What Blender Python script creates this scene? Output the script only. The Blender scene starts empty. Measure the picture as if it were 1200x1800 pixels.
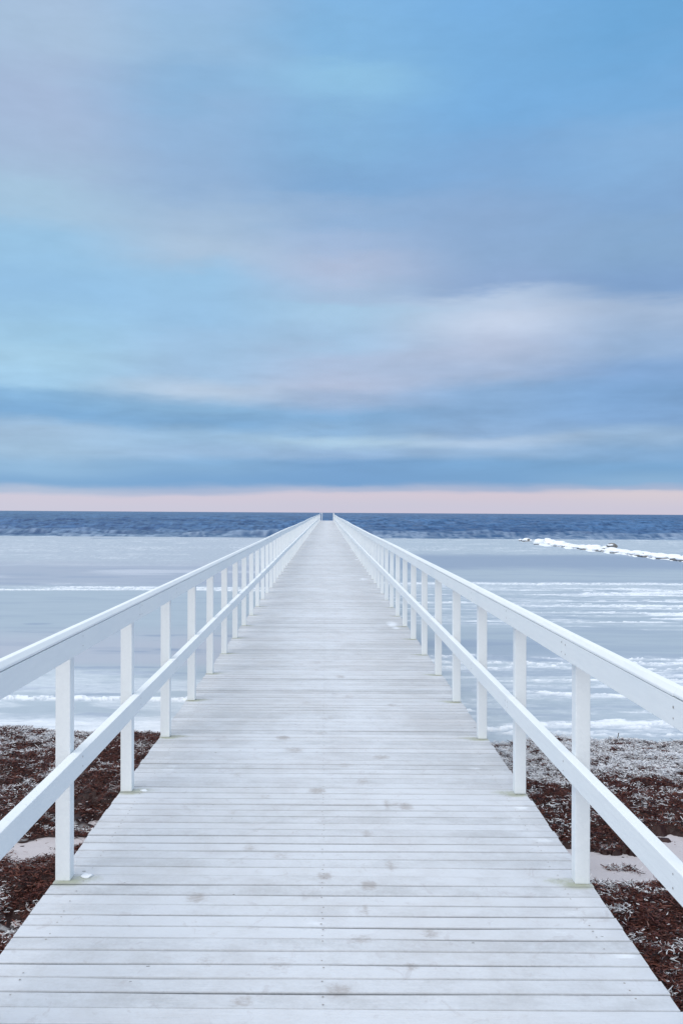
import bpy, bmesh, math, random
import numpy as np
random.seed(7); rng = np.random.default_rng(11)
S = bpy.context.scene
C = S.collection
R = math.radians

# ------------------------------------------------------------------ helpers
def lin(c):
    return tuple(((v/255)/12.92 if v/255 <= .04045 else ((v/255+.055)/1.055)**2.4) for v in c)

def _hash(ix, iy, seed):
    h = (ix.astype(np.int64)*374761393 + iy.astype(np.int64)*668265263 + seed*1442695041) & 0xFFFFFFFF
    h = ((h ^ (h >> 13))*1274126177) & 0xFFFFFFFF
    h = h ^ (h >> 16)
    return (h & 0xFFFF)/65535.0
def vnoise(x, y, seed=0):
    x = np.asarray(x, float); y = np.asarray(y, float)
    x, y = np.broadcast_arrays(x, y)
    ix = np.floor(x); iy = np.floor(y); fx = x-ix; fy = y-iy
    fx = fx*fx*(3-2*fx); fy = fy*fy*(3-2*fy)
    a = _hash(ix, iy, seed); b = _hash(ix+1, iy, seed); c = _hash(ix, iy+1, seed); d = _hash(ix+1, iy+1, seed)
    return (a*(1-fx)+b*fx)*(1-fy)+(c*(1-fx)+d*fx)*fy
def fbm(x, y, seed=0, octv=4, gain=.5):
    x = np.asarray(x, float); y = np.asarray(y, float)
    s = 0; a = 1; t = 0
    for i in range(octv):
        s = s + a*vnoise(x*2**i+17.3*i, y*2**i-9.1*i, seed+i*13); t += a; a *= gain
    return s/t
def sstep(a, b, x):
    t = np.clip((np.asarray(x, float)-a)/(b-a), 0, 1); return t*t*(3-2*t)

def mesh_np(name, V, F, mat, parent=None, attrs=None, smooth=False, matidx=None, mats=None):
    """V (n,3), F (m,4) quads (or list of polygons)"""
    me = bpy.data.meshes.new(name)
    V = np.asarray(V, np.float32)
    F = np.asarray(F, np.int32)
    me.vertices.add(len(V)); me.vertices.foreach_set('co', V.ravel())
    me.loops.add(F.size); me.loops.foreach_set('vertex_index', F.ravel())
    me.polygons.add(len(F))
    me.polygons.foreach_set('loop_start', np.arange(0, F.size, F.shape[1], dtype=np.int32))
    me.polygons.foreach_set('loop_total', np.full(len(F), F.shape[1], dtype=np.int32))
    for m in (mats or [mat]): me.materials.append(m)
    if matidx is not None: me.polygons.foreach_set('material_index', np.asarray(matidx, np.int32))
    me.update(calc_edges=True)
    if attrs:
        for k, a in attrs.items():
            at = me.attributes.new(k, 'FLOAT', 'POINT'); at.data.foreach_set('value', np.asarray(a, np.float32).ravel())
    me.polygons.foreach_set('use_smooth', np.full(len(me.polygons), smooth))
    o = bpy.data.objects.new(name, me); C.objects.link(o); o.parent = parent
    return o
def grid_faces(nr, nc):
    i = np.arange(nr-1)[:, None]*nc + np.arange(nc-1)[None, :]
    i = i.ravel()
    return np.stack([i, i+1, i+nc+1, i+nc], 1)
def from_bm(name, bm, mats, parent=None, smooth=False):
    me = bpy.data.meshes.new(name); bm.to_mesh(me); bm.free()
    for m in (mats if isinstance(mats, list) else [mats]): me.materials.append(m)
    if smooth:
        for p in me.polygons: p.use_smooth = True
    o = bpy.data.objects.new(name, me); C.objects.link(o); o.parent = parent
    return o
def empty(name, loc=(0, 0, 0)):
    o = bpy.data.objects.new(name, None); C.objects.link(o); o.location = loc; o.empty_display_size = .3
    return o
def tag(o, label=None, cat=None, group=None, kind=None):
    if label: o['label'] = label
    if cat: o['category'] = cat
    if group: o['group'] = group
    if kind: o['kind'] = kind
    return o

# ------------------------------------------------------------------ node helper
class NT:
    def __init__(s, mat):
        s.t = mat.node_tree; s.n = s.t.nodes; s.l = s.t.links
    def node(s, typ, **kw):
        n = s.n.new(typ)
        for k, v in kw.items(): setattr(n, k, v)
        return n
    def put(s, sock, v):
        if isinstance(v, bpy.types.NodeSocket): s.l.new(v, sock)
        elif v is not None:
            if hasattr(sock.default_value, '__len__') and not hasattr(v, '__len__'): v = (v,)*len(sock.default_value)
            if hasattr(sock.default_value, '__len__') and len(sock.default_value) == 4 and len(v) == 3: v = (*v, 1)
            sock.default_value = v
    def math(s, op, a, b=None, c=None, clamp=False):
        n = s.node('ShaderNodeMath', operation=op, use_clamp=clamp)
        s.put(n.inputs[0], a)
        if b is not None: s.put(n.inputs[1], b)
        if c is not None: s.put(n.inputs[2], c)
        return n.outputs[0]
    def mix(s, f, a, b, blend='MIX'):
        n = s.node('ShaderNodeMix', data_type='RGBA', blend_type=blend)
        s.put(n.inputs[0], f); s.put(n.inputs[6], a); s.put(n.inputs[7], b)
        return n.outputs[2]
    def ramp(s, f, stops, interp='LINEAR'):
        n = s.node('ShaderNodeValToRGB'); cr = n.color_ramp; cr.interpolation = interp
        while len(cr.elements) < len(stops): cr.elements.new(.5)
        for e, (p, c) in zip(cr.elements, stops):
            e.position = p
            e.color = (c, c, c, 1) if not hasattr(c, '__len__') else (*c, 1)
        s.put(n.inputs[0], f); return n.outputs[0]
    def sm(s, f, a, b):
        n = s.node('ShaderNodeMapRange', interpolation_type='SMOOTHSTEP')
        s.put(n.inputs[0], f); s.put(n.inputs[1], a); s.put(n.inputs[2], b)
        n.inputs[3].default_value = 0; n.inputs[4].default_value = 1
        return n.outputs[0]
    def noise(s, vec, scale, detail=4, rough=.5, dist=0):
        n = s.node('ShaderNodeTexNoise'); s.put(n.inputs['Vector'], vec)
        n.inputs['Scale'].default_value = scale; n.inputs['Detail'].default_value = detail
        n.inputs['Roughness'].default_value = rough; n.inputs['Distortion'].default_value = dist
        return n.outputs[0]
    def scale(s, vec, sc):
        n = s.node('ShaderNodeMapping'); s.put(n.inputs[0], vec); n.inputs['Scale'].default_value = sc
        return n.outputs[0]
    def attr(s, name):
        return s.node('ShaderNodeAttribute', attribute_name=name).outputs['Fac']
def material(name):
    m = bpy.data.materials.new(name); m.use_nodes = True
    nt = NT(m); b = nt.n['Principled BSDF']
    return m, nt, b
def bump(nt, b, h, dist=.01, strength=1):
    n = nt.node('ShaderNodeBump'); n.inputs['Strength'].default_value = strength
    n.inputs['Distance'].default_value = dist; nt.put(n.inputs['Height'], h)
    nt.l.new(n.outputs[0], b.inputs['Normal'])

# ------------------------------------------------------------------ materials
def paint_mat():
    m, nt, b = material('white_paint')
    tc = nt.node('ShaderNodeTexCoord'); geo = nt.node('ShaderNodeNewGeometry')
    P = geo.outputs['Position']
    oi = nt.node('ShaderNodeObjectInfo').outputs['Random']
    n1 = nt.noise(nt.scale(P, (9, 1.2, 9)), 6, 5, .6)
    n2 = nt.noise(P, 1.7, 3)
    n3 = nt.noise(nt.scale(P, (1, .5, 1)), 38, 3, .6)
    c = nt.mix(n1, (.75, .785, .81), (.83, .86, .875))
    c = nt.mix(nt.math('MULTIPLY', nt.sm(n2, .45, .75), .35), c, (.69, .745, .80))
    c = nt.mix(nt.math('MULTIPLY', oi, .14), c, (.65, .71, .76))
    speck = nt.math('MULTIPLY', nt.sm(n3, .735, .78), .45)
    c = nt.mix(speck, c, (.40, .38, .36))
    # faint green algae low on the posts
    sep = nt.node('ShaderNodeSeparateXYZ'); nt.l.new(tc.outputs['Object'], sep.inputs[0])
    nt.put(b.inputs['Base Color'], c)
    b.inputs['Roughness'].default_value = .7
    b.inputs['Specular IOR Level'].default_value = .15
    bump(nt, b, nt.math('ADD', nt.math('MULTIPLY', n1, .6), nt.math('MULTIPLY', n3, .5)), .0025, .8)
    return m
def simple(name, col, rough=.7, nscale=8, amt=.25, bd=.01, spec=.3):
    m, nt, b = material(name)
    P = nt.node('ShaderNodeNewGeometry').outputs['Position']
    n = nt.noise(P, nscale, 5, .6)
    dark = tuple(v*(1-amt) for v in col); lite = tuple(min(1, v*(1+amt)) for v in col)
    nt.put(b.inputs['Base Color'], nt.mix(n, dark, lite))
    b.inputs['Roughness'].default_value = rough; b.inputs['Specular IOR Level'].default_value = spec
    bump(nt, b, n, bd)
    return m
M_paint = paint_mat()
M_nail = simple('weathered_nail', (.30, .28, .27), .6)
M_timber = simple('grey_timber', (.16, .15, .14), .8)
M_rock = simple('dark_stone', (.19, .185, .18), .8, 3, .5, .05)

def deck_mat():
    m, nt, b = material('frosted_deck')
    P = nt.node('ShaderNodeNewGeometry').outputs['Position']
    tint, foot, moss, snow, dirt = (nt.attr(k) for k in ('tint', 'foot', 'moss', 'snow', 'dirt'))
    edge = nt.attr('edge')
    grain = nt.noise(nt.scale(P, (1.6, 26, 10)), 5, 6, .65)
    grain2 = nt.noise(nt.scale(P, (3, 60, 20)), 4, 4, .7)
    mid = nt.noise(nt.scale(P, (1, 1.6, 1)), 5.5, 5, .6)
    big = nt.noise(P, 1.1, 4, .55)
    fine = nt.noise(P, 55, 4, .75)
    wood = nt.mix(tint, (.45, .465, .49), (.555, .565, .59))
    wood = nt.mix(nt.math('MULTIPLY', nt.sm(grain, .48, .75), .35), wood, (.38, .37, .385))
    frost = (.648, .678, .732)
    f = nt.math('ADD', nt.math('MULTIPLY', mid, .55), nt.math('MULTIPLY', big, .5))
    f = nt.math('ADD', f, nt.math('MULTIPLY', nt.math('SUBTRACT', fine, .5), .35))
    f = nt.math('ADD', f, nt.math('MULTIPLY', nt.math('SUBTRACT', tint, .5), .09))
    f = nt.math('SUBTRACT', f, nt.math('MULTIPLY', dirt, .20))
    f = nt.sm(f, .22, .66)
    c = nt.mix(nt.math('MULTIPLY', f, .90), wood, frost)
    c = nt.mix(nt.math('MULTIPLY', nt.sm(nt.noise(P, .8, 3), .48, .7), .22), c, (.55, .54, .56))
    c = nt.mix(nt.math('MULTIPLY', nt.sm(grain2, .56, .74), .22), c, (.36, .36, .385))
    tr = nt.math('MULTIPLY', nt.sm(nt.noise(nt.scale(P, (1, .55, 1)), 2.3, 6, .65, .4), .50, .66), .24)
    c = nt.mix(tr, c, (.47, .465, .485))
    # scuffs
    sc = nt.math('MULTIPLY', nt.sm(nt.noise(nt.scale(P, (1, .9, 1)), 9, 5, .7, 1.2), .575, .67), .34)
    c = nt.mix(sc, c, (.42, .40, .42))
    # trodden prints
    fm = nt.sm(nt.math('ADD', foot, nt.math('MULTIPLY', nt.math('SUBTRACT', nt.noise(nt.scale(P, (1, 1.6, 1)), 38, 5, .75), .5), 1.5)), .25, .95)
    c = nt.mix(nt.math('MULTIPLY', fm, .8), c, (.37, .345, .34))
    mm = nt.sm(nt.math('ADD', moss, nt.math('MULTIPLY', nt.math('SUBTRACT', fine, .5), .8)), .3, .95)
    c = nt.mix(nt.math('MULTIPLY', mm, .72), c, (.29, .31, .19))
    sn = nt.sm(nt.math('ADD', snow, nt.math('MULTIPLY', nt.math('SUBTRACT', nt.noise(nt.scale(P, (1, 2.2, 1)), 9, 7, .7), .5), 1.6)), .35, 1.15)
    c = nt.mix(nt.math('MULTIPLY', sn, .9), c, (.82, .86, .92))
    em = nt.math('MULTIPLY', edge, nt.math('SUBTRACT', 1.15, nt.math('MULTIPLY', fine, .5)))
    c = nt.mix(nt.math('MULTIPLY', em, .74), c, (.20, .215, .235))
    # small dark flecks
    fl = nt.math('MULTIPLY', nt.sm(nt.noise(nt.scale(P, (1, 1.8, 1)), 17, 2, .5), .775, .80), .8)
    c = nt.mix(fl, c, (.09, .085, .08))
    nt.put(b.inputs['Base Color'], c)
    b.inputs['Roughness'].default_value = .62; b.inputs['Specular IOR Level'].default_value = .3
    h = nt.math('ADD', nt.math('MULTIPLY', grain, .8), nt.math('MULTIPLY', fine, .5))
    bump(nt, b, nt.math('ADD', h, nt.math('MULTIPLY', grain2, .6)), .003, .9)
    return m
M_deck = deck_mat()

def ice_mat():
    m, nt, b = material('sea_ice')
    P = nt.node('ShaderNodeNewGeometry').outputs['Position']
    snow, dark, speck, warm = (nt.attr(k) for k in ('snow', 'dark', 'speck', 'warm'))
    n1 = nt.noise(nt.scale(P, (.25, 1, 1)), 1.3, 6, .62)
    n2 = nt.noise(nt.scale(P, (.6, 1.4, 1)), 9, 5, .7)
    n3 = nt.noise(nt.scale(P, (1, .14, 1)), 5.5, 5, .75)
    ice = nt.mix(nt.math('MULTIPLY', n1, 1), (.31, .375, .445), (.405, .47, .53))
    ice = nt.mix(warm, ice, (.415, .43, .50))
    ice = nt.mix(nt.math('MULTIPLY', dark, .8), ice, (.225, .285, .395))
    sp = nt.math('MULTIPLY', speck, nt.math('SUBTRACT', n3, .47))
    s = nt.math('ADD', snow, nt.math('MULTIPLY', nt.math('SUBTRACT', n2, .5), nt.math('MULTIPLY', nt.math('MINIMUM', nt.math('MULTIPLY', snow, 3), 1), .9)), clamp=True)
    s = nt.math('ADD', s, nt.math('MULTIPLY', sp, 2.6), clamp=True)
    c = nt.mix(s, ice, (.78, .82, .88))
    nt.put(b.inputs['Base Color'], c)
    nt.put(b.inputs['Roughness'], nt.math('ADD', .48, nt.math('MULTIPLY', s, .3)))
    b.inputs['Specular IOR Level'].default_value = .14
    bump(nt, b, nt.math('ADD', nt.math('MULTIPLY', n2, nt.math('ADD', .15, s)), nt.math('MULTIPLY', n3, speck)), .02, .6)
    return m
def sea_mat():
    m, nt, b = material('open_sea')
    P = nt.node('ShaderNodeNewGeometry').outputs['Position']
    n1 = nt.noise(nt.scale(P, (.5, .35, 1)), .5, 6, .65)
    n2 = nt.noise(nt.scale(P, (.02, .006, 1)), 1, 4, .6)
    n3 = nt.noise(nt.scale(P, (.5, .5, 1)), 2.2, 6, .7)
    foam = nt.attr('foam'); near = nt.attr('near')
    wshade = nt.attr('wave_shade')  # wave light and shade painted into the colour: troughs darker, crests lighter
    c = nt.mix(nt.math('ADD', nt.math('MULTIPLY', wshade, .75), nt.math('MULTIPLY', n1, .25)), (.004, .022, .088), (.08, .175, .355))
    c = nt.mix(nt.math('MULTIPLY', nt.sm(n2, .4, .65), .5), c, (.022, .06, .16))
    c = nt.mix(nt.math('MULTIPLY', near, .7), c, nt.mix(wshade, (.05, .11, .22), (.34, .41, .51)))
    c = nt.mix(nt.sm(nt.math('ADD', foam, nt.math('MULTIPLY', nt.math('SUBTRACT', n3, .5), 1)), .55, .9), c, (.6, .68, .78))
    nt.put(b.inputs['Base Color'], c)
    b.inputs['Roughness'].default_value = .32; b.inputs['IOR'].default_value = 1.33
    b.inputs['Specular IOR Level'].default_value = .28
    bump(nt, b, n3, .10, .8)
    return m
def sand_mat():
    m, nt, b = material('frosted_sand')
    P = nt.node('ShaderNodeNewGeometry').outputs['Position']
    n = nt.noise(P, 4, 5, .6); f = nt.noise(P, 120, 3, .7); g = nt.noise(P, 22, 4, .65)
    c = nt.mix(n, (.44, .41, .435), (.58, .555, .585))
    c = nt.mix(nt.math('MULTIPLY', nt.sm(f, .5, .75), .35), c, (.28, .22, .22))
    c = nt.mix(nt.math('MULTIPLY', nt.sm(g, .66, .72), .7), c, (.09, .05, .045))
    nt.put(b.inputs['Base Color'], c); b.inputs['Roughness'].default_value = .9
    bump(nt, b, nt.math('ADD', n, nt.math('MULTIPLY', f, .15)), .02, .8)
    return m
def weed_mat():
    m, nt, b = material('seaweed')
    P = nt.node('ShaderNodeNewGeometry').outputs['Position']
    r = nt.attr('rand'); frost = nt.attr('frost')
    c = nt.ramp(r, [(0, (.012, .006, .006)), (.3, (.068, .018, .014)), (.6, (.150, .042, .030)), (.82, (.24, .09, .062)), (1, (.32, .20, .17))])
    c = nt.mix(nt.math('MULTIPLY', nt.noise(P, 45, 3), .5), c, (.02, .008, .009))
    c = nt.mix(frost, c, (.78, .81, .86))
    nt.put(b.inputs['Base Color'], c); b.inputs['Roughness'].default_value = .5
    b.inputs['Specular IOR Level'].default_value = .3
    return m
def snow_mat():
    m, nt, b = material('snow')
    P = nt.node('ShaderNodeNewGeometry').outputs['Position']
    n = nt.noise(P, 3, 5, .6); f = nt.noise(P, 30, 3)
    nt.put(b.inputs['Base Color'], nt.mix(n, (.74, .79, .86), (.88, .90, .93)))
    b.inputs['Roughness'].default_value = .7; b.inputs['Specular IOR Level'].default_value = .3
    bump(nt, b, nt.math('ADD', n, nt.math('MULTIPLY', f, .3)), .06, .7)
    return m
M_ice, M_sea, M_sand, M_weed, M_snow = ice_mat(), sea_mat(), sand_mat(), weed_mat(), snow_mat()

# ------------------------------------------------------------------ layout constants (metres)
H_EYE = 1.65; F = 1581.0; WZ = -1.30          # eye above deck, focal in 1200-px units, water level
BAY = 1.27; Y1 = 3.99; NP = 117; YEND = Y1+BAY*(NP-1)+.25
def cx(y): return .36*(max(y, 0)/150.0)**2     # very gentle bend of the pier
def cz(y): return .0020*y                      # and gentle rise
def wob(y, s): return .012*math.sin(y*.13+s)*min(1, max(0, (y-8)/20)) + .007*math.sin(y*.41+2*s)*min(1, max(0, (y-6)/20))
def pix(px, py, z=WZ):
    """ground point seen at a pixel of the photograph"""
    y = F*(H_EYE-z)/(py-901.1-.0063*(px-571)); return (px-571)/F*y, y

# ------------------------------------------------------------------ pier deck (one mesh: boards)
foots = [(443,1490,28,13),(498,1504,34,14),(350,1577,34,18),(367,1690,34,26),(690,1522,20,20),(645,1600,24,20),
 (495,1697,44,16),(728,1699,28,14),(577,1262,26,9),(520,1318,30,10),(566,1289,28,8),(700,1416,20,15),(684,1415,14,18),
 (716,1418,24,12),(412,1427,16,8),(420,1361,16,9),(648,1466,18,12),(652,1557,30,14),(672,1331,30,10),(640,1373,22,10),
 (500,1297,22,7),(380,1640,24,12),(560,1390,30,9),(610,1345,24,8),(540,1235,20,6),(615,1225,18,6),(640,1650,44,18),(575,1540,30,13),
 (470,1400,18,8),(760,1640,30,16),(600,1740,40,22),(430,1760,44,24),(600,1190,16,5),(560,1165,14,5),(630,1150,14,4),(690,1240,20,6)]
FT = []
for px, py, w, h in foots:
    y = F*H_EYE/(py-898-.0063*(px-571)); x = (px-571)/F*y
    FT.append((x, y, w/2/F*y*1.3, h/2*y*y/(F*H_EYE)*1.3, random.uniform(.5, .95)))
snows = [(690,1097,26,14),(697,1104,18,6),(640,1018,18,5),(628,984,14,3),(618,966,12,3),(612,953,9,2),(607,945,8,2),(604,938,7,1.6),(600,932,6,1.4),(597,927,5,1.2),
 (905,1435,46,26),(918,1420,20,8),(960,1478,20,5),(900,1458,40,10),(1105,1680,24,8),(170,1453,0,0),(560,1623,50,4),(990,1640,40,5),
 (1010,1605,60,5),(770,1070,0,0),(860,1240,34,24),(800,1190,26,20),(835,1350,40,22),(880,1500,50,12),(300,1350,60,20),(330,1180,0,0),(500,1550,60,10)]
SN = []
for px, py, w, h in snows:
    if w:
        y = F*H_EYE/(py-898-.0063*(px-571)); x = (px-571)/F*y
        SN.append((x, y, max(.06, w/2/F*y), max(.03, h/2*y*y/(F*H_EYE)), 1.0 if w < 30 else .62))
pitch = BAY/12.75
Vs, Fs, At = [], [], {k: [] for k in ('tint', 'foot', 'moss', 'snow', 'dirt', 'edge')}
y = -5.0; base = 0; bi = 0
post_y = [Y1+BAY*n for n in range(-5, NP)]
def deck_fields(X, Y):
    foot = np.zeros_like(X); snow = np.zeros_like(X); moss = np.zeros_like(X)
    y0, y1 = Y.min()-.6, Y.max()+.6
    for fx, fy, a, b_, s in FT:
        if y0 < fy < y1: foot = np.maximum(foot, s*np.exp(-(((X-fx)/a)**2+((Y-fy)/b_)**2)**1.5))
    for fx, fy, a, b_, s in SN:
        if y0-1 < fy < y1+1: snow = np.maximum(snow, s*np.exp(-(((X-fx)/a)**2+((Y-fy)/b_)**2)))
    for py_ in post_y:
        if y0 < py_ < y1:
            for sx in (-1, 1):
                moss = np.maximum(moss, np.exp(-((X-sx*1.13)/.11)**2-((Y-py_+.01)/.05)**2))
                moss = np.maximum(moss, .75*np.exp(-((X-sx*1.08)/.14)**2-((Y-py_-.03)/.06)**2))
    dirt = .25+.75*sstep(.30, .95, np.abs(X))*fbm(X*.8, Y*.22, 5)*1.5
    dirt = dirt*sstep(2, 9, Y) + .18*(X > 0)*sstep(.1, .6, X)*sstep(7, 10, Y)*(1-sstep(16, 26, Y))
    return foot, moss, snow, dirt
SCR = []
while y < YEND:
    w = pitch*random.uniform(.97, 1.03)
    near = y < 16; fullprof = y < 50
    ncol = 72 if near else (18 if y < 45 else 3)
    ext0 = 1.190+random.uniform(-.004, .004); ext1 = 1.190+random.uniform(-.004, .004)
    X = np.linspace(-ext0, ext1, ncol)
    gmode = random.choice([.0025, .0035, .005, .006, .007, .009])
    g = gmode*np.clip(-.55+2.5*fbm(X*1.4+bi*3.7, np.full_like(X, bi*.71), 3, 3), .08, 1.6) if y < 45 else np.full_like(X, .0035)
    g = np.maximum(g, .0014)
    g1 = g
    dz = random.uniform(-.0016, .0016); tilt = random.uniform(-.0012, .0012)
    bow = dz + .001*np.sin(X*1.3+bi)
    bev = .0035 if random.random() < .75 else .006
    if near:
        prof = [(0, -.028), (0, -bev), (bev, 0), (bev+.004, 0), (.3*w, 0), (.5*w, 0), (.7*w, 0), (w-bev-.004, 0), (w-bev, 0), (w, -bev), (w, -.028)]; ed = [1, 1, .75, 0, 0, 0, 0, 0, .75, 1, 1]
    elif fullprof:
        prof = [(0, -.028), (0, -bev), (bev, 0), (bev+.005, 0), (w-bev-.005, 0), (w-bev, 0), (w, -bev), (w, -.028)]; ed = [1, 1, .75, 0, 0, .75, 1, 1]
    else:
        prof = [(0, -.028), (0, -.003), (.003, 0), (w-.003, 0), (w, -.003), (w, -.028)]; ed = [1, .6, .1, .1, .6, 1]
    rows = []
    for (py_, pz) in prof:
        t = py_/w
        yy = y + py_ - g1*t
        zz = cz(y)+pz+bow+tilt*(t-.5)
        if 0 < t < 1 and near: zz = zz-.0006*math.sin(t*math.pi)
        rows.append(np.stack([X+cx(y), np.broadcast_to(yy, X.shape), np.broadcast_to(zz, X.shape)], 1))
    nr = len(rows)
    V = np.concatenate(rows)
    Fc = grid_faces(nr, ncol)
    # end caps
    caps = []
    L = [base+r*ncol for r in range(nr)]; Rr = [base+r*ncol+ncol-1 for r in range(nr)]
    k = 0
    i, j = 0, nr-1
    while j-i >= 2:
        caps.append([L[i], L[i+1], L[j-1], L[j]] if j-1 != i+1 else [L[i], L[i+1], L[j], L[j]])
        caps.append([Rr[j], Rr[j-1], Rr[i+1], Rr[i]] if j-1 != i+1 else [Rr[j], Rr[i+1], Rr[i], Rr[i]])
        i += 1; j -= 1
    caps = [c for c in caps if len(set(c)) == 4]
    Vs.append(V); Fs.append(Fc+base)
    if caps: Fs.append(np.array(caps))
    fo, mo, sn, di = deck_fields(V[:, 0]-cx(y), V[:, 1])
    At['foot'].append(fo); At['moss'].append(mo); At['snow'].append(sn); At['dirt'].append(di)
    el = np.clip(-.55+2.6*fbm(X*1.1+bi*5.3, np.full_like(X, bi*1.37), 9, 3), .12, 1)*random.uniform(.15, .95)*(1-.3*float(sstep(6, 10, y)))
    At['edge'].append(np.concatenate([e_*np.maximum(el, e_ > .99) for e_ in ed]))
    At['tint'].append(np.full(len(V), random.random()))
    if near: SCR.append((y, w, cz(y)+float(bow.mean())+.0014))
    base += len(V); y += w; bi += 1
nb = len(Fs) and sum(len(f) for f in Fs)
SV, SF = [], []
for (yb_, wb_, zb_) in SCR:
    for sx in (-1.06, 0.0, 1.06):
        for t in (.25, .75):
            if random.random() < .45: continue
            r0 = random.uniform(.0024, .0034); x0 = sx+cx(yb_)+random.uniform(-.006, .006); y0 = yb_+wb_*t; k0 = base+len(SV)
            SV += [(x0-r0, y0-r0, zb_), (x0+r0, y0-r0, zb_), (x0+r0, y0+r0, zb_), (x0-r0, y0+r0, zb_)]; SF.append([k0, k0+1, k0+2, k0+3])
Vs.append(np.array(SV)); Fs.append(np.array(SF))
for k in At: At[k].append(np.zeros(len(SV)))
pier = empty('pier', (0, 0, 0))
tag(pier, 'long straight wooden pier walkway of frosted pale grey planks running out to sea', 'pier')
mesh_np('deck', np.concatenate(Vs), np.concatenate(Fs), M_deck, pier, {k: np.concatenate(v) for k, v in At.items()}, mats=[M_deck, M_nail], matidx=np.concatenate([np.zeros(nb), np.ones(len(SF))]))

def add_box(bm, x0, x1, y0, y1, z0, z1, dx=0, dz=0, bev=0, mi=0):
    """box along y; far end shifted by dx, dz"""
    vs = []
    for (yy, ax, az) in ((y0, 0, 0), (y1, dx, dz)):
        for (xx, zz) in ((x0, z0), (x1, z0), (x1, z1), (x0, z1)):
            vs.append(bm.verts.new((xx+ax, yy, zz+az)))
    fs = [bm.faces.new([vs[i] for i in q]) for q in ((0, 1, 2, 3), (7, 6, 5, 4), (0, 4, 5, 1), (1, 5, 6, 2), (2, 6, 7, 3), (3, 7, 4, 0))]
    for f in fs: f.material_index = mi
    if bev:
        es = list({e for f in fs for e in f.edges})
        bmesh.ops.bevel(bm, geom=es, offset=bev, segments=2, profile=.5, affect='EDGES')
    return fs
for sx in (-1.05, 0, 1.05):
    bm = bmesh.new(); ys = list(np.linspace(-5, YEND-.02, 24))
    for a, b_ in zip(ys[:-1], ys[1:]):
        add_box(bm, sx-.035+cx(a), sx+.035+cx(a), a, b_, cz(a)-.205, cz(a)-.032, cx(b_)-cx(a), cz(b_)-cz(a))
    from_bm('stringer', bm, M_timber, pier)
bm = bmesh.new()
add_box(bm, -1.12, 1.12, -.07, .07, -.36, -.207, bev=.006)
for sx in (-.95, .95):
    r = bmesh.ops.create_cone(bm, cap_ends=True, segments=14, radius1=.10, radius2=.095, depth=1.6)
    bmesh.ops.translate(bm, vec=(sx, 0, -1.161), verts=r['verts'])
tr0 = from_bm('trestle', bm, M_timber, pier)
for i in range(0, 39):
    o = tr0 if i == 0 else tr0.copy()
    if i: C.objects.link(o)
    yy = -2.3+i*BAY*3.1+.2
    o.location = (cx(yy), yy, cz(yy))
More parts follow.
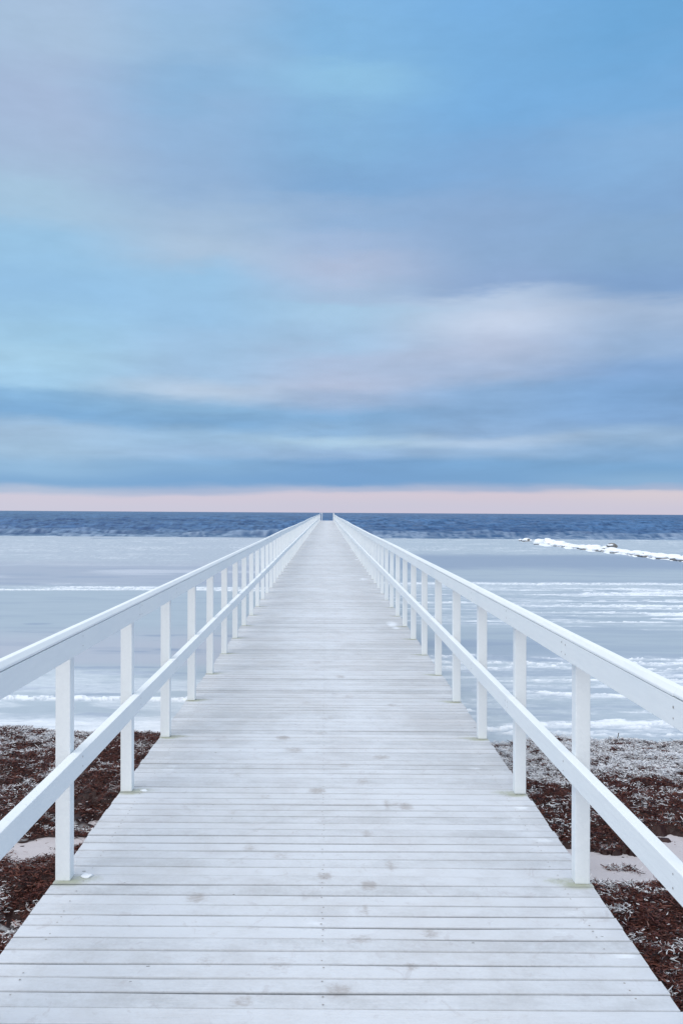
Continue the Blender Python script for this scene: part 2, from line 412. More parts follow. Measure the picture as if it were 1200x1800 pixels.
# ------------------------------------------------------------------ railings
POST_H = {-1: 1.075, 1: 1.060}
def post_mesh(s, seed):
    bm = bmesh.new()
    add_box(bm, -.033, .033, 0, .066, 0, POST_H[s], bev=.0035)
    me = bpy.data.meshes.new('post'); bm.to_mesh(me); bm.free(); me.materials.append(M_paint)
    return me
def railing(s):
    root = empty('railing', (s*1.15, 0, 0))
    side = 'left' if s < 0 else 'right'
    tag(root, f'white painted wooden railing along the {side} edge of the pier, flat post line and two rails', 'railing', 'white railings of the pier')
    zo = .009 if s < 0 else -.009
    inv = root.location.copy()
    me = post_mesh(s, 0)
    far_bm = bmesh.new(); first_far = None
    for n in range(-4, NP):
        yy = Y1+BAY*n; jx = random.uniform(-.002, .002)
        x = s*1.151+cx(yy)+jx; z = cz(yy)
        if n < 96:
            o = bpy.data.objects.new('post', me); C.objects.link(o); o.parent = root
            o.location = (x-inv.x, yy, z+.0005)
            o.rotation_euler = (random.uniform(-.003, .003), -.0045+random.uniform(-.0015, .0015), random.uniform(-.02, .02))
        else:
            add_box(far_bm, x-inv.x-.033, x-inv.x+.033, yy, yy+.066, z, z+POST_H[s]+wob(yy, s), bev=0)
    o = from_bm('post', far_bm, M_paint, root); o['kind'] = 'stuff'
    o['label'] = 'farthest white posts of the railing near the pier head'
    # rails: three-bay lengths butted at the posts
    def seglist(first):
        n = first; out = []
        while n < NP-1:
            out.append((n, min(n+3, NP-1))); n += 3
        return out
    topz = {}
    def rail(name, n0, n1, prof_fn, bev, nails, kind):
        ya = Y1+BAY*n0+.033+.002; yb = Y1+BAY*n1+.033-.002
        if n1 == NP-1: yb += .05
        wa, wb = (wob(ya, s), wob(yb, s)) if kind != 'low' else (wob(ya, s)*.6, wob(yb, s)*.6)
        ja, jb = (random.uniform(-.003, .0), random.uniform(-.003, .0)) if name == 'rail_cap' else (random.uniform(-.001, .0), random.uniform(-.001, .0))
        px_ = prof_fn; sk = random.uniform(-.0015, .0015)
        bm = bmesh.new()
        ends = []
        K = 1
        for (yy, w_, j) in ((ya, wa, ja), (yb, wb, jb)):
            ends.append([bm.verts.new((s*xx+cx(yy)-inv.x-.0045*zz, yy, zz+cz(yy)+w_+j)) for xx, zz in px_])
        nn = len(px_)
        fs = []
        for i in range(nn):
            fs.append(bm.faces.new((ends[0][i], ends[0][(i+1) % nn], ends[1][(i+1) % nn], ends[1][i])))
        fs.append(bm.faces.new(ends[0][::-1])); fs.append(bm.faces.new(ends[1]))
        bmesh.ops.recalc_face_normals(bm, faces=bm.faces)
        es = list(bm.edges)
        bmesh.ops.bevel(bm, geom=es, offset=bev, segments=2, profile=.5, affect='EDGES')
        if nails:
            for n in range(n0, n1+1):
                if n > 30: break
                yy = Y1+BAY*n+.033+(.03 if n == n0 else (-.03 if n == n1 else 0))
                for zf in nails:
                    t = (yy-ya)/(yb-ya); zz = zf+random.uniform(-.006, .006)
                    xx = min(p[0] for p in px_)
                    r_ = bmesh.ops.create_circle(bm, cap_ends=True, segments=8, radius=random.uniform(.003, .0048))
                    for v in r_['verts']:
                        a, b_ = v.co.x, v.co.y
                        v.co = (s*(xx-.0008)+cx(yy)-inv.x-.0045*zz, yy+a+random.uniform(0, .0005), zz+b_+cz(yy)+wa*(1-t)+wb*t)
                    for f in {f for v in r_['verts'] for f in v.link_faces}: f.material_index = 1
        return from_bm(name, bm, [M_paint, M_nail], root)
    XI, XO = 1.073, 1.1175
    low = [(XI, .4745), (XO, .4745), (XO, .568), (XI, .568)]
    top = [(XI, 1.004+zo), (XO, 1.004+zo), (XO, 1.0955+zo), (XI, 1.0950+zo)]
    cap = [(XI-.001, 1.0990+zo), (XO+.006, 1.0990+zo), (XO+.006, 1.114+zo), (XO-.006, 1.126+zo), (XI+.014, 1.126+zo), (XI-.001, 1.108+zo)]
    o_top, o_cap, o_low = ((-5, -6, -6) if s < 0 else (-3-3, -7+1, -5))
    # joints: left top at post 2 (n=1), cap at n=0, low n=2 ; right top n=3, cap n=2, low n=1
    st = {-1: (-5, -3, -4), 1: (-3, -4, -5)}[s]
    for a, b_ in seglist(st[0]): rail('top_rail', a, b_, top, .002, (1.03+zo, 1.07+zo), 'top')
    for a, b_ in seglist(st[1]): rail('rail_cap', a, b_, cap, .0022, None, 'top')
    for a, b_ in seglist(st[2]): rail('lower_rail', a, b_, low, .003, (.50, .54), 'low')
    # end of the railing at the pier head
    ye = Y1+BAY*(NP-1)
    for dxx in ((0, .30) if s < 0 else (0, .10)):
        bm = bmesh.new(); x = s*(1.151-dxx)+cx(ye)-inv.x
        add_box(bm, x-.05, x+.05, ye+.07, ye+.17, cz(ye), cz(ye)+1.26, bev=.004)
        o = from_bm('end_post', bm, M_paint, root)
    bm = bmesh.new(); x0 = s*1.20+cx(ye)-inv.x; x1 = s*(.80 if s < 0 else 1.0)+cx(ye)-inv.x
    add_box(bm, min(x0, x1), max(x0, x1), ye+.05, ye+.19, cz(ye)+1.262, cz(ye)+1.295)
    from_bm('end_rail', bm, M_paint, root)
    return root
rl = railing(-1); rr = railing(1)
rl['label'] = 'white wooden railing along the left edge of the pier, its post feet above dark seaweed'
rr['label'] = 'white wooden railing along the right edge of the pier, on the snowy boulder side'

# ------------------------------------------------------------------ beach
def beach_z(x, y):
    return WZ+.05*(11.25-y) - .05*sstep(11.2, 12.0, y) + .03*(fbm(x*.6, y*.6, 21)-.5)
ys = np.concatenate([np.linspace(-120, 2, 50), np.linspace(2.1, 15, 160)])
xs = np.concatenate([np.linspace(-500, -8, 40), np.linspace(-7.9, 7.9, 200), np.linspace(8, 500, 40)])
X, Y = np.meshgrid(xs, ys)
Z = np.where(Y > -10, beach_z(X, np.maximum(Y, -10)), beach_z(X, -10*np.ones_like(X)))
tag(mesh_np('beach_ground', np.stack([X, Y, Z], -1).reshape(-1, 3), grid_faces(len(ys), len(xs)), M_sand, smooth=True), 'pale frosted sand of the beach beside the pier', None, None, 'structure')

# ------------------------------------------------------------------ ice sheet with snow ridges
n = 720
ys = 8.0*np.exp(np.linspace(0, math.log(103.5/8.0), n))
rat = np.concatenate([-np.geomspace(6, .43, 60), np.linspace(-.425, .46, 1150), np.geomspace(.465, 6, 60)])
Rr_, Y = np.meshgrid(rat, ys); X = Rr_*Y
Q = 4664.0/Y
wx = fbm(X*.22, Y*.22, 31, 5)-.5
wy = fbm(X*.9, Y*.5, 41, 4)-.5
Lm = 1-sstep(-1.5, 1.5, X)          # left of pier
def ridge(q0, wid, warp, seed, amp=1.0, brk=.35, fx=.25):
    q = Q + warp*(fbm(X*fx*.55, Y*.02, seed, 4)-.5)*2 + warp*.35*(fbm(X*2.3, Y*.1, seed+2, 3)-.5)
    e = np.exp(-((q-q0)/wid)**2)
    b_ = sstep(brk-.12, brk+.12, fbm(X*fx, 3+Y*.02, seed+5, 4))
    fr = .35+1.1*sstep(.35, .62, fbm(X*9, Y*14, seed+9, 3, .6))
    return amp*e*b_*fr
snow = np.zeros_like(X); dark = np.zeros_like(X); speck = np.zeros_like(X); warm = np.zeros_like(X)
# --- left
sl = .9*ridge(138.5, 1.3, 3, 51, 1, .1) + .9*ridge(134, 1.7, 5, 52, 1, .40) + .8*ridge(129, 1.4, 3, 53, 1, .52)
sl += 1.0*ridge(333, 3.5, 8, 54, 1, .2) + .6*ridge(342, 3, 12, 55, 1, .5)
sl += .36*sstep(268, 290, Q+60*wx)*(1-.75*sstep(.50, .62, fbm(X*.5, Y*1.4, 57, 4)))
sl += .22*sstep(350, 362, Q+14*wx) + .22*sstep(.52, .7, fbm(X*.3, Y*2.2, 58, 4))*sstep(340, 360, Q)
sl += .25*sstep(.60, .72, fbm(X*.12, Y*.5, 59, 5))*sstep(90, 100, Q)*(1-sstep(120, 130, Q))
# --- right
sr = .95*ridge(124.5, 1.9, 4, 61, 1, .05) + .25*ridge(128, 3, 3, 62, 1, .3)
streak = fbm(X*.28, Y*3.0, 63, 5, .6)
sr += 1.0*sstep(.47, .66, streak+.10*(fbm(X*.15, Y*.3, 64)-.5))*sstep(127, 134, Q)*(1-sstep(186, 202, Q+30*wx))*(.45+.9*sstep(.2, .40, Rr_))
for q0, w_, wa, sd, br in ((251, 2.4, 10, 71, .35), (260, 3.6, 11, 72, .22), (273, 3.2, 9, 73, .28), (292, 2.0, 8, 74, .45), (318, 3.0, 10, 75, .35), (345, 2.4, 9, 76, .42), (372, 4.0, 10, 77, .30), (384, 3.4, 8, 78, .34)):
    sr += .56*ridge(q0, w_*.8, wa*1.3, sd, 1, br+.06, 1.1)
sr += .55*sstep(.48, .66, fbm(X*.5, Y*2.6, 79, 5, .6))*sstep(240, 270, Q)*(.5+.5*sstep(.25, .35, Rr_))
sr += .13*sstep(240, 260, Q) + .30*sstep(.5, .62, fbm(X*.9, Y*7, 68, 4, .6))*sstep(127, 134, Q)*(1-sstep(190, 205, Q))
sr *= .55+.75*sstep(.35, .65, fbm(X*5, Y*12, 67, 4, .65))
# slush belt next to open water
sp = 1.0*(1-sstep(74, 104, Q+10*wx))*Lm + (1-Lm)*(1-sstep(66, 76, Q+6*wx))
speck = sp*(.35+.65*sstep(.35, .65, fbm(X*.05, Y*.22, 81, 4)))
snow = sl*Lm + sr*(1-Lm)
snow += .02*sp + .22*sp*sstep(.60, .70, fbm(X*.6, Y*.5, 82, 4, .65))
dark = (1-Lm)*sstep(68, 78, Q+5*wx)*(1-sstep(92, 104, Q+14*wx))*.9 + (1-Lm)*.45*sstep(.5, .62, fbm(X*.25, Y*1.2, 84, 4))*sstep(200, 230, Q)
dark += (1-Lm)*.3*sstep(112, 118, Q+5*wx)*(1-sstep(122, 124, Q))
dark += Lm*.35*sstep(88, 100, Q+15*wx)*(1-sstep(128, 134, Q)) + .8*Lm*sstep(.64, .74, fbm(X*.55, Y*2.0, 85, 4))*sstep(140, 200, Q)
dark += .3*sstep(.60, .70, fbm(X*.3, Y*1.5, 86, 4))*sstep(84, 110, Q)
warm = Lm*(.75*sstep(80, 100, Q)*(1-sstep(126, 136, Q)) + .8*sstep(196, 240, Q+40*wx)*(1-sstep(262, 280, Q)) + .35*(1-sstep(80, 100, Q)))*(.6+.6*fbm(X*.2, Y*.4, 88))
snow = np.clip(snow, 0, 1); dark = np.clip(dark, 0, 1); warm = np.clip(warm, 0, 1)
crest = np.clip(snow-.45, 0, 1)*sstep(110, 140, Q)
Z = WZ + .05*crest*(.5+vnoise(X*6, Y*6, 91)) + .018*speck*(vnoise(X*1.8, Y*1.2, 92)) + .008*fbm(X*.8, Y*.8, 93)
Z = Z + .05*sp*np.exp(-((Y-102.6)/.8)**2)
# frayed outer margin
edge = (fbm(X*.05, X*0, 95, 5)-.5)*5.0
Y2 = np.where(Y > 92, Y+edge*sstep(92, 103.5, Y), Y)
tag(mesh_np('ice', np.stack([X, Y2, Z], -1).reshape(-1, 3), grid_faces(n, len(rat)), M_ice, smooth=True,
    attrs=dict(snow=snow, dark=dark, speck=speck, warm=warm)), 'grey frozen sea ice with white snow ridges between beach and open water', None, None, 'structure')

# ------------------------------------------------------------------ open sea
n = 900
ys = 97.0*np.exp(np.linspace(0, math.log(4000/97.0), n))
rat = np.concatenate([-np.geomspace(6, .48, 60), np.linspace(-.475, .52, 1000), np.geomspace(.525, 6, 60)])
Rr_, Y = np.meshgrid(rat, ys); X = Rr_*Y
Z = np.zeros_like(X)
for i in range(46):
    lam = 1.6*math.exp(random.random()*2.6)          # 1.6 .. 21 m
    th = random.gauss(math.pi/2+.15, .55)
    k = 2*math.pi/lam; kx, ky = k*math.cos(th), k*math.sin(th)
    a = .0115*lam**.72
    fade = 1/(1+(Y*.0125*.6/lam)**2)                    # drop what the grid cannot carry
    ph = kx*X+ky*Y+random.random()*6.28
    Z += a*fade*(np.sin(ph)+.35*np.sin(2*ph+.6))
Z *= .55+.9*fbm(X*.02, Y*.012, 101)
Z += (vnoise(X*.9, Y*.33, 102)-.5)*.16 + (vnoise(X*.25, Y*.06, 103)-.5)*.22*sstep(150, 500, Y)
calm = .18+.82*sstep(104, 125, Y)
foam = (fbm(X*.5, Y*.16, 105, 4) > .835)*sstep(130, 180, Y)*(Z > .05)*.6
wshade = np.clip(.34+Z*.7+.8*(vnoise(X*1.25, Y*.22, 107)-.5)+.9*(vnoise(X*2.8, Y*.48, 108)-.5)+1.0*(vnoise(X*.33, Y*.045, 109)-.5)*sstep(160, 300, Y)+.5*(fbm(X*.05, Y*.02, 110)-.5), 0, 1)**1.3  # painted wave shading: tone rises with the wave, broken up by noise
near = 1-sstep(104, 150, Y+14*(fbm(X*.02, Y*.05, 106)-.5))
tag(mesh_np('sea_water', np.stack([X, Y, WZ-.07+Z*calm], -1).reshape(-1, 3), grid_faces(n, len(rat)), M_sea, smooth=True,
    attrs=dict(foam=foam, near=near, wave_shade=wshade)), 'deep blue choppy sea reaching to the horizon', None, None, 'structure')
V = np.array([(-60000, 3990, WZ-.06), (60000, 3990, WZ-.06), (60000, 60000, WZ-.06), (-60000, 60000, WZ-.06)])
tag(mesh_np('sea_water', V, [(0, 1, 2, 3)], M_sea, attrs=dict(foam=np.zeros(4), near=np.zeros(4), wave_shade=np.full(4, .35))), 'distant blue sea at the horizon', None, None, 'structure')

# ------------------------------------------------------------------ seaweed banks (uncountable: stuff)
def weed_mask(x, y):
    w = (fbm(x*1.3, y*1.3, 201, 4)-.5)
    w2 = (fbm(x*4, y*4, 205, 4)-.5)
    left = x < 0
    yl = y + 1.3*w + .45*w2 + .12*np.abs(x)*0
    m_l = sstep(12.15, 11.85, y+.5*w+.3*w2)*np.maximum(sstep(7.75, 7.95, yl-.2*(x+2)), sstep(7.35, 7.15, yl))
    m_l = m_l*(1-.9*sstep(.63, .68, fbm(x*1.7, y*1.9, 207, 4))*sstep(9.2, 8.2, y))
    yr = y + 1.1*w + .5*w2
    m_r = sstep(11.42, 11.22, y+.35*w+.2*w2-.05*(x-3))*np.maximum(sstep(7.55, 7.75, yr), sstep(6.75, 6.6, yr+.18*(x-2.2)))
    m_r = np.maximum(m_r, sstep(.645, .68, fbm(x*2.6, y*4.2, 209, 4))*sstep(11, 10.8, y)*.9)
    return np.where(left, m_l, m_r)*sstep(9.0, 7.8, np.abs(x)+.8*w)
def weed_h(x, y):
    m = 0
    for ax in (-.22, 0, .22):
        for ay in (-.26, 0, .26): m = m+weed_mask(x+ax, y+ay)/9
    m = m*m
    return m*(.04+.20*fbm(x*1.5, y*1.5, 211, 4)**1.5 + .07*fbm(x*5, y*5, 213, 3) + .055*fbm(x*15, y*15, 214, 2))
def frost_f(x, y):
    r = (x > 0)*(sstep(8.8, 9.7, y+1.6*(fbm(x*.9, y*.9, 221)-.5))*1.0 + .20*(1-sstep(8.9, 9.7, y)))
    l = (x < 0)*(.06+.62*sstep(9.6, 10.8, y+1.0*(fbm(x*.8, y*.8, 223)-.5))*sstep(-2.45, -2.9, x+.3*(fbm(x*2, y*2, 224)-.5)) + .20*sstep(.56, .66, fbm(x*1.4, y*1.7, 225, 4)))
    return r+l
def frost_on(x, y, j=0.0):
    f = frost_f(x, y)
    c = fbm(x*6.5, y*10, 235, 4, .65)+.25*(fbm(x*24, y*30, 237, 2)-.5)+j
    return sstep(.0, .06, c-(.71-.30*f))*sstep(.01, .12, f)
for s, nm, lab in ((-1, 'seaweed', 'dark red-brown washed-up seaweed bank left of the pier'), (1, 'seaweed', 'snow-dusted dark seaweed bank right of the pier')):
    # mound underneath
    xs = np.linspace(.6, 9, 300)*s; ys = np.linspace(1.5, 12.7, 380)
    if s < 0: xs = xs[::-1]
    X, Y = np.meshgrid(xs, ys); h = weed_h(X, Y); mk = weed_mask(X, Y)
    Z = beach_z(X, Y)+h-.03*(1-mk)-.012
    fr = frost_on(X, Y, -.05)*.6
    V1 = np.stack([X, Y, Z], -1).reshape(-1, 3); F1 = grid_faces(len(ys), len(xs))
    r1 = (.0+.18*fbm(X*12, Y*12, 233)).ravel(); f1 = fr.ravel()*.8
    # strands
    N = 520000
    # more of them close to where one looks
    px = np.abs(rng.normal(0, 1, N))
    y_ = rng.uniform(1.6, 12.3, N); lim = .52*y_+1.0
    x_ = np.where(rng.random(N) < .88, rng.uniform(.7, 1, N)*0+rng.uniform(0, 1, N)*np.maximum(lim-.9, .3)+.9, rng.uniform(.9, 9, N))*s
    keep = rng.random(N) < (weed_mask(x_, y_)**1.2)
    x_, y_ = x_[keep], y_[keep]; n_ = len(x_)
    zj = rng.normal(0, 1, n_)
    z_ = beach_z(x_, y_)+weed_h(x_, y_)+zj*.008+.005
    th = rng.uniform(0, 2*math.pi, n_); L = rng.gamma(2.5, .009, n_)+.010; Wd = rng.uniform(.0014, .0044, n_)
    tl = rng.normal(0, .30, n_); cv = rng.normal(0, 1.2, n_); roll = rng.uniform(-1.3, 1.3, n_)
    cvz = rng.normal(0, .6, n_)
    P = []; cxp, cyp, czp = x_.copy(), y_.copy(), z_.copy(); K = 3
    for k in range(K):
        wv = Wd*(1 if 0 < k < K-1 else .45)
        rr_ = roll+cv*.4*k
        sxv = -np.sin(th)*np.cos(rr_); syv = np.cos(th)*np.cos(rr_); szv = np.sin(rr_)
        P.append(np.stack([cxp-sxv*wv, cyp-syv*wv, czp-szv*wv], -1)); P.append(np.stack([cxp+sxv*wv, cyp+syv*wv, czp+szv*wv], -1))
        st = L/(K-1)
        cxp = cxp+np.cos(th)*np.cos(tl)*st; cyp = cyp+np.sin(th)*np.cos(tl)*st; czp = czp+np.sin(tl)*st*.7
        th = th+cv*.6; tl = tl-cvz*.5
    V2 = np.stack(P, 1)      # n,2K,3
    b0 = (np.arange(n_)*2*K)[:, None]
    F2 = np.concatenate([b0+np.array([2*k, 2*k+1, 2*k+3, 2*k+2]) for k in range(K-1)], 0)
    r2 = rng.beta(1.7, 2.2, n_)
    ff = frost_f(x_, y_)
    f2 = frost_on(x_, y_, zj*.11+rng.normal(0, .05, n_)-.02)*rng.uniform(.75, 1, n_)
    # snow only settles on what lies high and flat
    V2 = V2.reshape(-1, 3)
    off = len(V1)
    tag(mesh_np(nm, np.concatenate([V1, V2]), np.concatenate([F1, F2+off]), M_weed,
        attrs=dict(rand=np.concatenate([r1, np.repeat(r2, 2*K)]), frost=np.concatenate([f1, np.repeat(f2, 2*K)]))), lab, None, None, 'stuff')

# ------------------------------------------------------------------ boulders with snow caps
def lump(r, seed, sub=3, flat=.7, rough=.28, cut=None):
    bm = bmesh.new(); bmesh.ops.create_icosphere(bm, subdivisions=sub, radius=1)
    rd = random.Random(seed); dirs = []
    for _ in range(9):
        v = [rd.gauss(0, 1) for _ in range(3)]; l = math.sqrt(sum(a*a for a in v)); dirs.append(([a/l for a in v], rd.uniform(.62, .95)))
    for v in bm.verts:
        p = v.co.normalized(); m = 1.0
        for d, c in dirs:
            t = p.x*d[0]+p.y*d[1]+p.z*d[2]
            if t > c*.75: m = min(m, c/t if t > c else 1.0)
        m *= 1+rough*.35*math.sin(p.x*5+seed)*math.sin(p.y*4.3+seed*2)*math.cos(p.z*4+seed)
        v.co = (p.x*m*r[0], p.y*m*r[1], p.z*m*r[2])
    return bm
rocks = []   # (px, base py, radius m, snow amount, extra)
rocks += [(914, 951.3, .17, 1), (920, 952.3, .14, 1), (926, 951.8, .33, 1)]
k = 0
px = 946.0
while px < 1200:
    t = (px-946)/(1116-946)
    base_y = 957.0+20*t
    tk = max(.45, 1-1.5*max(0, t))
    rocks.append((px, base_y+random.uniform(-1.2, .6), random.uniform(.33, .50)*(1-.22*max(0, min(1, t))), 1*tk))
    rocks.append((px+random.uniform(2, 6), base_y-2.8+random.uniform(-1, .6), random.uniform(.30, .42)*(1-.25*max(0, min(1, t))), 1*tk))
    px += random.uniform(7.5, 11.5)
rocks.append((1075, 967.0, .33, 0))
rocks.sort(key=lambda r: r[0])
names_done = 0
pos_words = []
for i, (px, py, r, sn) in enumerate(rocks):
    x, y = pix(px, py); 
    sc = (r*random.uniform(1.0, 1.45), r*random.uniform(.9, 1.3), r*random.uniform(.75, 1.25)*(sn or 1))
    root = empty('boulder', (x, y, WZ)); root.rotation_euler = (0, 0, random.uniform(-.4, .4))
    bm = lump(sc, i*3+1)
    bmesh.ops.translate(bm, vec=(0, 0, .04 if sn else .30), verts=bm.verts)
    from_bm('stone', bm, M_rock, root)
    if sn:
        bm = lump((sc[0]*1.2, sc[1]*1.18, sc[2]*.92), i*5+2, rough=.15)
        bmesh.ops.translate(bm, vec=(0, 0, .12+.06*random.random()), verts=bm.verts)
        bm.verts.ensure_lookup_table()
        lo = .05
        for v in bm.verts:
            if v.co.z < lo: v.co.z = lo-.10*random.random()*(v.co.z < lo-.1); v.co.x *= .97; v.co.y *= .97
        from_bm('snow_cap', bm, M_snow, root, smooth=True)
    else:
        bm = lump((sc[0]*.62, sc[1]*.8, sc[2]*.30), i*5+2, rough=.15)
        bmesh.ops.translate(bm, vec=(-.18, -.1, .30+sc[2]*.42), verts=bm.verts)
        from_bm('snow_cap', bm, M_snow, root, smooth=True)
    if i == 0: lab = 'small snow-capped boulder leftmost of the isolated pair-and-one at the ice edge'
    elif i == 1: lab = 'small snowy boulder in the gap between its two neighbours in the isolated cluster'
    elif i == 2: lab = 'largest rounded snow-capped boulder of the isolated cluster at the ice edge'
    elif not sn: lab = 'bare dark grey boulder sticking up above the snow-covered row'
    else: lab = 'snow-covered boulder buried in the long breakwater row right of the pier'
    tag(root, lab, 'boulder', 'snow-covered boulders of the breakwater')
# flat drifts of snow on the ice around the boulders
pts = []
nn = 60
for i in range(nn):
    px = 947+i/(nn-1)*253; t = (px-946)/170
    x0, y0 = pix(px, 958.5+20.5*t+1.2*math.sin(i*.7)); x1, y1 = pix(px, 953.5+18*t+math.sin(i*.9))
    for f in (0, .15, .5, .85, 1):
        hh = [-.04, .05, .09, .04, -.04][[0, .15, .5, .85, 1].index(f)]*(.7+.6*random.random())-.07*(vnoise(i*.33, 0.5, 301) > .55)
        pts.append((x0+(x1-x0)*f, y0+(y1-y0)*f, WZ+.02+hh))
tag(mesh_np('snow_drift', pts, grid_faces(nn, 5), M_snow, smooth=True), 'long low drift of white snow packed around the boulder row', 'snow drift')

# ------------------------------------------------------------------ small lumps of snow lying on the deck
def deck_pt(px, py):
    y = F*H_EYE/(py-898-.0063*(px-571)); return (px-571)/F*y, y
for i, (px, py, w, lab) in enumerate([(158, 1541, .030, 'small white lump of snow by the foot of the nearest left post'), (256, 1390.5, .022, 'thin scrap of snow beside the second post on the left')]):
    x, y = deck_pt(px, py)
    bm = lump((w, w*.8, w*.35), 71+i)
    o = from_bm('snow_clump', bm, M_snow, smooth=True); o.location = (x, y, cz(y)+w*.12)
    tag(o, lab, 'snow clump', 'snow lumps on the planks')
# a short stick poking out of the shore ice
x, y = pix(1087, 1303)
bm = bmesh.new(); r = bmesh.ops.create_cone(bm, cap_ends=True, segments=8, radius1=.012, radius2=.006, depth=.14)
bmesh.ops.rotate(bm, verts=bm.verts, matrix=__import__('mathutils').Matrix.Rotation(.2, 3, 'Y'))
o = from_bm('stick', bm, M_timber); o.location = (x, y, WZ+.04)
tag(o, 'short dark stick poking up from the ice beside the right seaweed bank', 'stick')

# ------------------------------------------------------------------ sky (world)
W = bpy.data.worlds.new('World'); S.world = W; W.use_nodes = True
nt = NT(W); nt.n.clear()
tc = nt.node('ShaderNodeTexCoord').outputs['Generated']
sep = nt.node('ShaderNodeSeparateXYZ'); nt.l.new(tc, sep.inputs[0]); dx, dy, dz = sep.outputs
hyp = nt.math('SQRT', nt.math('ADD', nt.math('MULTIPLY', dx, dx), nt.math('MULTIPLY', dy, dy)))
v = nt.math('DIVIDE', dz, nt.math('MAXIMUM', hyp, .02))
az = nt.math('ARCTAN2', dx, dy)
def comb(a, b_, c=0.0):
    n = nt.node('ShaderNodeCombineXYZ'); nt.put(n.inputs[0], a); nt.put(n.inputs[1], b_); nt.put(n.inputs[2], c); return n.outputs[0]
vec = comb(nt.math('MULTIPLY', az, 3.0), nt.math('MULTIPLY', v, 11.0))
# cloud-shaped warping of the layout
w1 = nt.math('SUBTRACT', nt.noise(vec, 1.1, 5, .55, .4), .5)
w2 = nt.math('SUBTRACT', nt.noise(nt.scale(vec, (1, 1.5, 1)), 2.6, 5, .6), .5)
amp = nt.math('ADD', .015, nt.math('MULTIPLY', nt.math('MINIMUM', nt.math('MAXIMUM', v, 0), .5), .17))
vw = nt.math('ADD', v, nt.math('MULTIPLY', amp, nt.math('ADD', w1, nt.math('MULTIPLY', w2, .5))))
aw = nt.math('ADD', az, nt.math('MULTIPLY', .10, nt.math('SUBTRACT', nt.noise(nt.scale(vec, (1, 1, 1)), .8, 3), .5)))
VM = .60
cols = {
-.300: [(895,(208,204,223)),(876,(211,204,222)),(866,(176,190,219)),(850,(126,170,214)),(825,(142,182,220)),(795,(160,192,224)),(765,(160,190,222)),(738,(122,168,212)),(715,(130,175,216)),(690,(160,200,232)),(645,(164,203,232)),(600,(158,200,232)),(520,(148,192,230)),(450,(152,195,230)),(380,(166,196,224)),(300,(164,186,218)),(200,(165,185,218)),(84,(168,192,222))],
-.145: [(895,(208,203,222)),(873,(212,203,221)),(864,(170,184,216)),(850,(120,165,212)),(820,(130,172,214)),(800,(150,183,219)),(770,(150,186,221)),(745,(125,170,214)),(725,(135,178,218)),(692,(182,200,226)),(660,(160,192,226)),(620,(158,192,226)),(560,(152,193,230)),(500,(152,194,230)),(440,(172,195,223)),(400,(165,190,220)),(320,(146,178,216)),(240,(146,181,220)),(160,(140,181,221)),(84,(150,187,223))],
 .018: [(895,(207,202,221)),(870,(214,203,219)),(862,(172,184,215)),(850,(116,161,210)),(815,(118,162,210)),(798,(145,178,217)),(777,(172,202,230)),(762,(140,178,217)),(730,(130,172,215)),(700,(162,184,219)),(675,(180,192,222)),(640,(172,190,222)),(600,(162,193,226)),(540,(166,199,230)),(520,(166,190,222)),(470,(176,190,221)),(420,(160,184,220)),(380,(146,178,217)),(320,(128,170,215)),(240,(132,178,221)),(150,(143,193,230)),(84,(130,181,225))],
 .181: [(895,(208,202,221)),(871,(215,202,217)),(862,(165,180,213)),(845,(118,163,210)),(815,(120,165,211)),(795,(148,180,217)),(776,(172,195,226)),(760,(140,174,215)),(730,(135,172,215)),(695,(138,174,216)),(665,(165,184,217)),(620,(182,194,223)),(570,(196,206,231)),(530,(184,200,228)),(508,(142,170,211)),(460,(140,171,211)),(400,(140,172,213)),(300,(128,171,218)),(200,(121,175,226)),(84,(121,176,226))],
 .330: [(895,(209,202,220)),(866,(218,203,216)),(859,(160,179,213)),(848,(136,176,216)),(822,(121,166,211)),(800,(130,170,213)),(772,(152,184,220)),(750,(128,166,212)),(710,(125,165,212)),(665,(130,166,212)),(620,(150,178,215)),(560,(165,186,218)),(520,(130,164,209)),(450,(134,169,209)),(380,(130,168,212)),(300,(134,177,222)),(200,(119,172,222)),(84,(110,168,219))],
}
def rampcol(lst, horiz=901.1):
    stops = [(0.0, lin(lst[0][1]))]
    for py, c in lst:
        if py < 868:
            ex = max(0, c[0]-150)*.05
            c = (c[0]-ex+2, min(240, c[1]+2+ex*.5), min(242, c[2]))
        else: c = (c[0]-2, c[1]+1, c[2])
        stops.append((max(.0005, (horiz-py)/F/VM), lin(c)))
    stops.append((1.0, lin(tuple(min(255, int(q*1.02)) for q in lst[-1][1]))))
    return nt.ramp(nt.math('DIVIDE', vw, VM), stops, 'EASE')
keys = sorted(cols); outs = [rampcol(cols[k]) for k in keys]
c = outs[0]
for i in range(1, len(keys)):
    c = nt.mix(nt.sm(aw, keys[i-1], keys[i]), c, outs[i])
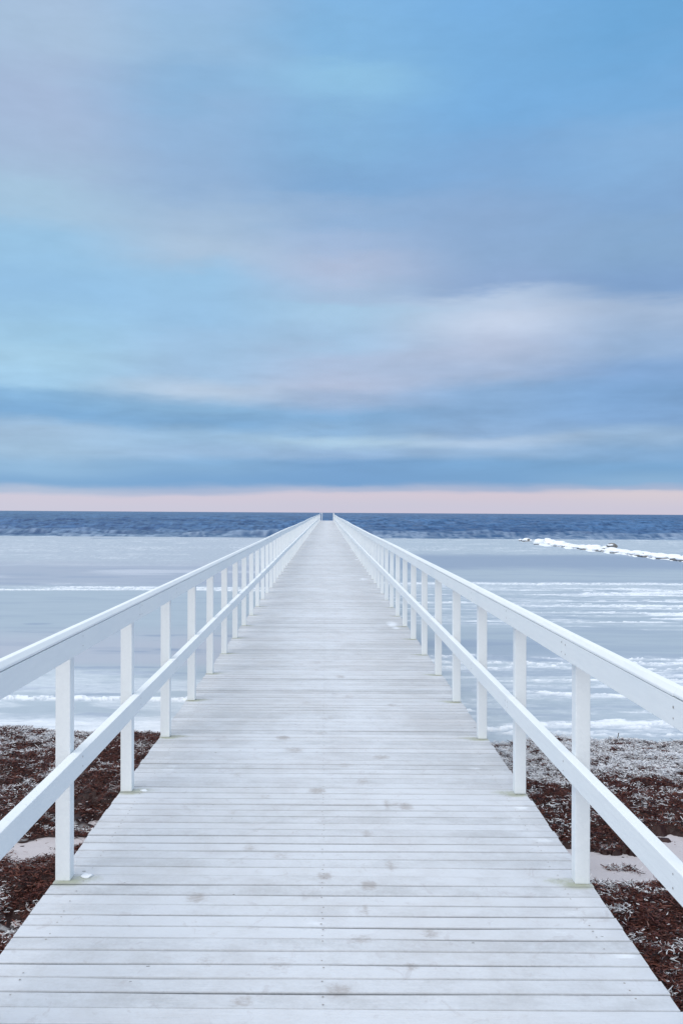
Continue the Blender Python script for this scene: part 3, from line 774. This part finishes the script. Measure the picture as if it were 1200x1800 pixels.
# fine wisps
wis = nt.noise(nt.scale(vec, (1.5, .8, 1)), 1.7, 5, .5, .3)
strk = nt.math('MULTIPLY', nt.math('SUBTRACT', nt.noise(nt.scale(vec, (1.15, 1.7, 1)), 2.3, 5, .55, .25), .5), nt.math('MULTIPLY', nt.sm(v, .03, .06), nt.math('SUBTRACT', .50, nt.math('MULTIPLY', nt.sm(v, .08, .26), .46))))
k_ = nt.math('ADD', nt.math('ADD', 1, strk), nt.math('MULTIPLY', nt.math('SUBTRACT', wis, .5), nt.math('MULTIPLY', nt.math('SUBTRACT', .30, nt.math('MULTIPLY', nt.sm(v, .1, .35), .20)), nt.sm(v, .02, .08))))
fin = nt.noise(nt.scale(vec, (1.6, 1.0, 1)), 5.5, 5, .6, .2)
k_ = nt.math('ADD', k_, nt.math('MULTIPLY', nt.math('SUBTRACT', fin, .5), nt.math('MULTIPLY', .11, nt.sm(v, .03, .08))))
n_ = nt.node('ShaderNodeVectorMath', operation='SCALE'); nt.put(n_.inputs[0], c); nt.put(n_.inputs[3], k_); c = n_.outputs[0]
# brighter cloud cover overhead and behind the viewer
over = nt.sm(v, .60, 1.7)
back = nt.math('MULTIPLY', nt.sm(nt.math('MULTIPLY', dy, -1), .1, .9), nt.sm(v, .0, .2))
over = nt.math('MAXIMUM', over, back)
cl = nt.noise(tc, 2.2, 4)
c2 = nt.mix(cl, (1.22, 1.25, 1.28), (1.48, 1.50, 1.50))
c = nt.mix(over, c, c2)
sky = nt.node('ShaderNodeTexSky', sky_type='NISHITA', sun_disc=False, sun_elevation=R(38), sun_rotation=R(-70))
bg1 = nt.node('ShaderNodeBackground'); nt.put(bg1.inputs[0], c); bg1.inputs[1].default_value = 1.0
bg2 = nt.node('ShaderNodeBackground'); nt.l.new(sky.outputs[0], bg2.inputs[0]); bg2.inputs[1].default_value = .08
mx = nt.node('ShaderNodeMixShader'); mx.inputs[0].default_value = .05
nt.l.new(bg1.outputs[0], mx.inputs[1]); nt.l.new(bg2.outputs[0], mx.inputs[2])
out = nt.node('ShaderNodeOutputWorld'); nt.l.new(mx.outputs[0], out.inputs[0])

# soft sun through cloud, high on the left behind the viewer
L = bpy.data.lights.new('sun', 'SUN'); L.energy = 1.2; L.angle = R(55); L.color = (1, .975, .95)
lo = bpy.data.objects.new('sun', L); C.objects.link(lo)
lo.rotation_euler = (R(38), 0, R(-50))

# ------------------------------------------------------------------ camera
cam = bpy.data.cameras.new('camera'); co = bpy.data.objects.new('camera', cam); C.objects.link(co)
cam.sensor_fit = 'VERTICAL'; cam.sensor_height = 36; cam.sensor_width = 24; cam.lens = F/1800*36
cam.shift_x = 29/1800; cam.shift_y = 1.1/1800
from mathutils import Matrix
co.matrix_world = Matrix.Translation((0, 0, H_EYE)) @ Matrix.Rotation(R(90), 4, 'X') @ Matrix.Rotation(.0061, 4, 'Z')
cam.clip_start = .05; cam.clip_end = 90000
S.camera = co
S.render.engine = 'CYCLES'
S.view_settings.view_transform = 'Standard'; S.view_settings.look = 'None'
S.view_settings.exposure = 0; S.view_settings.gamma = 1
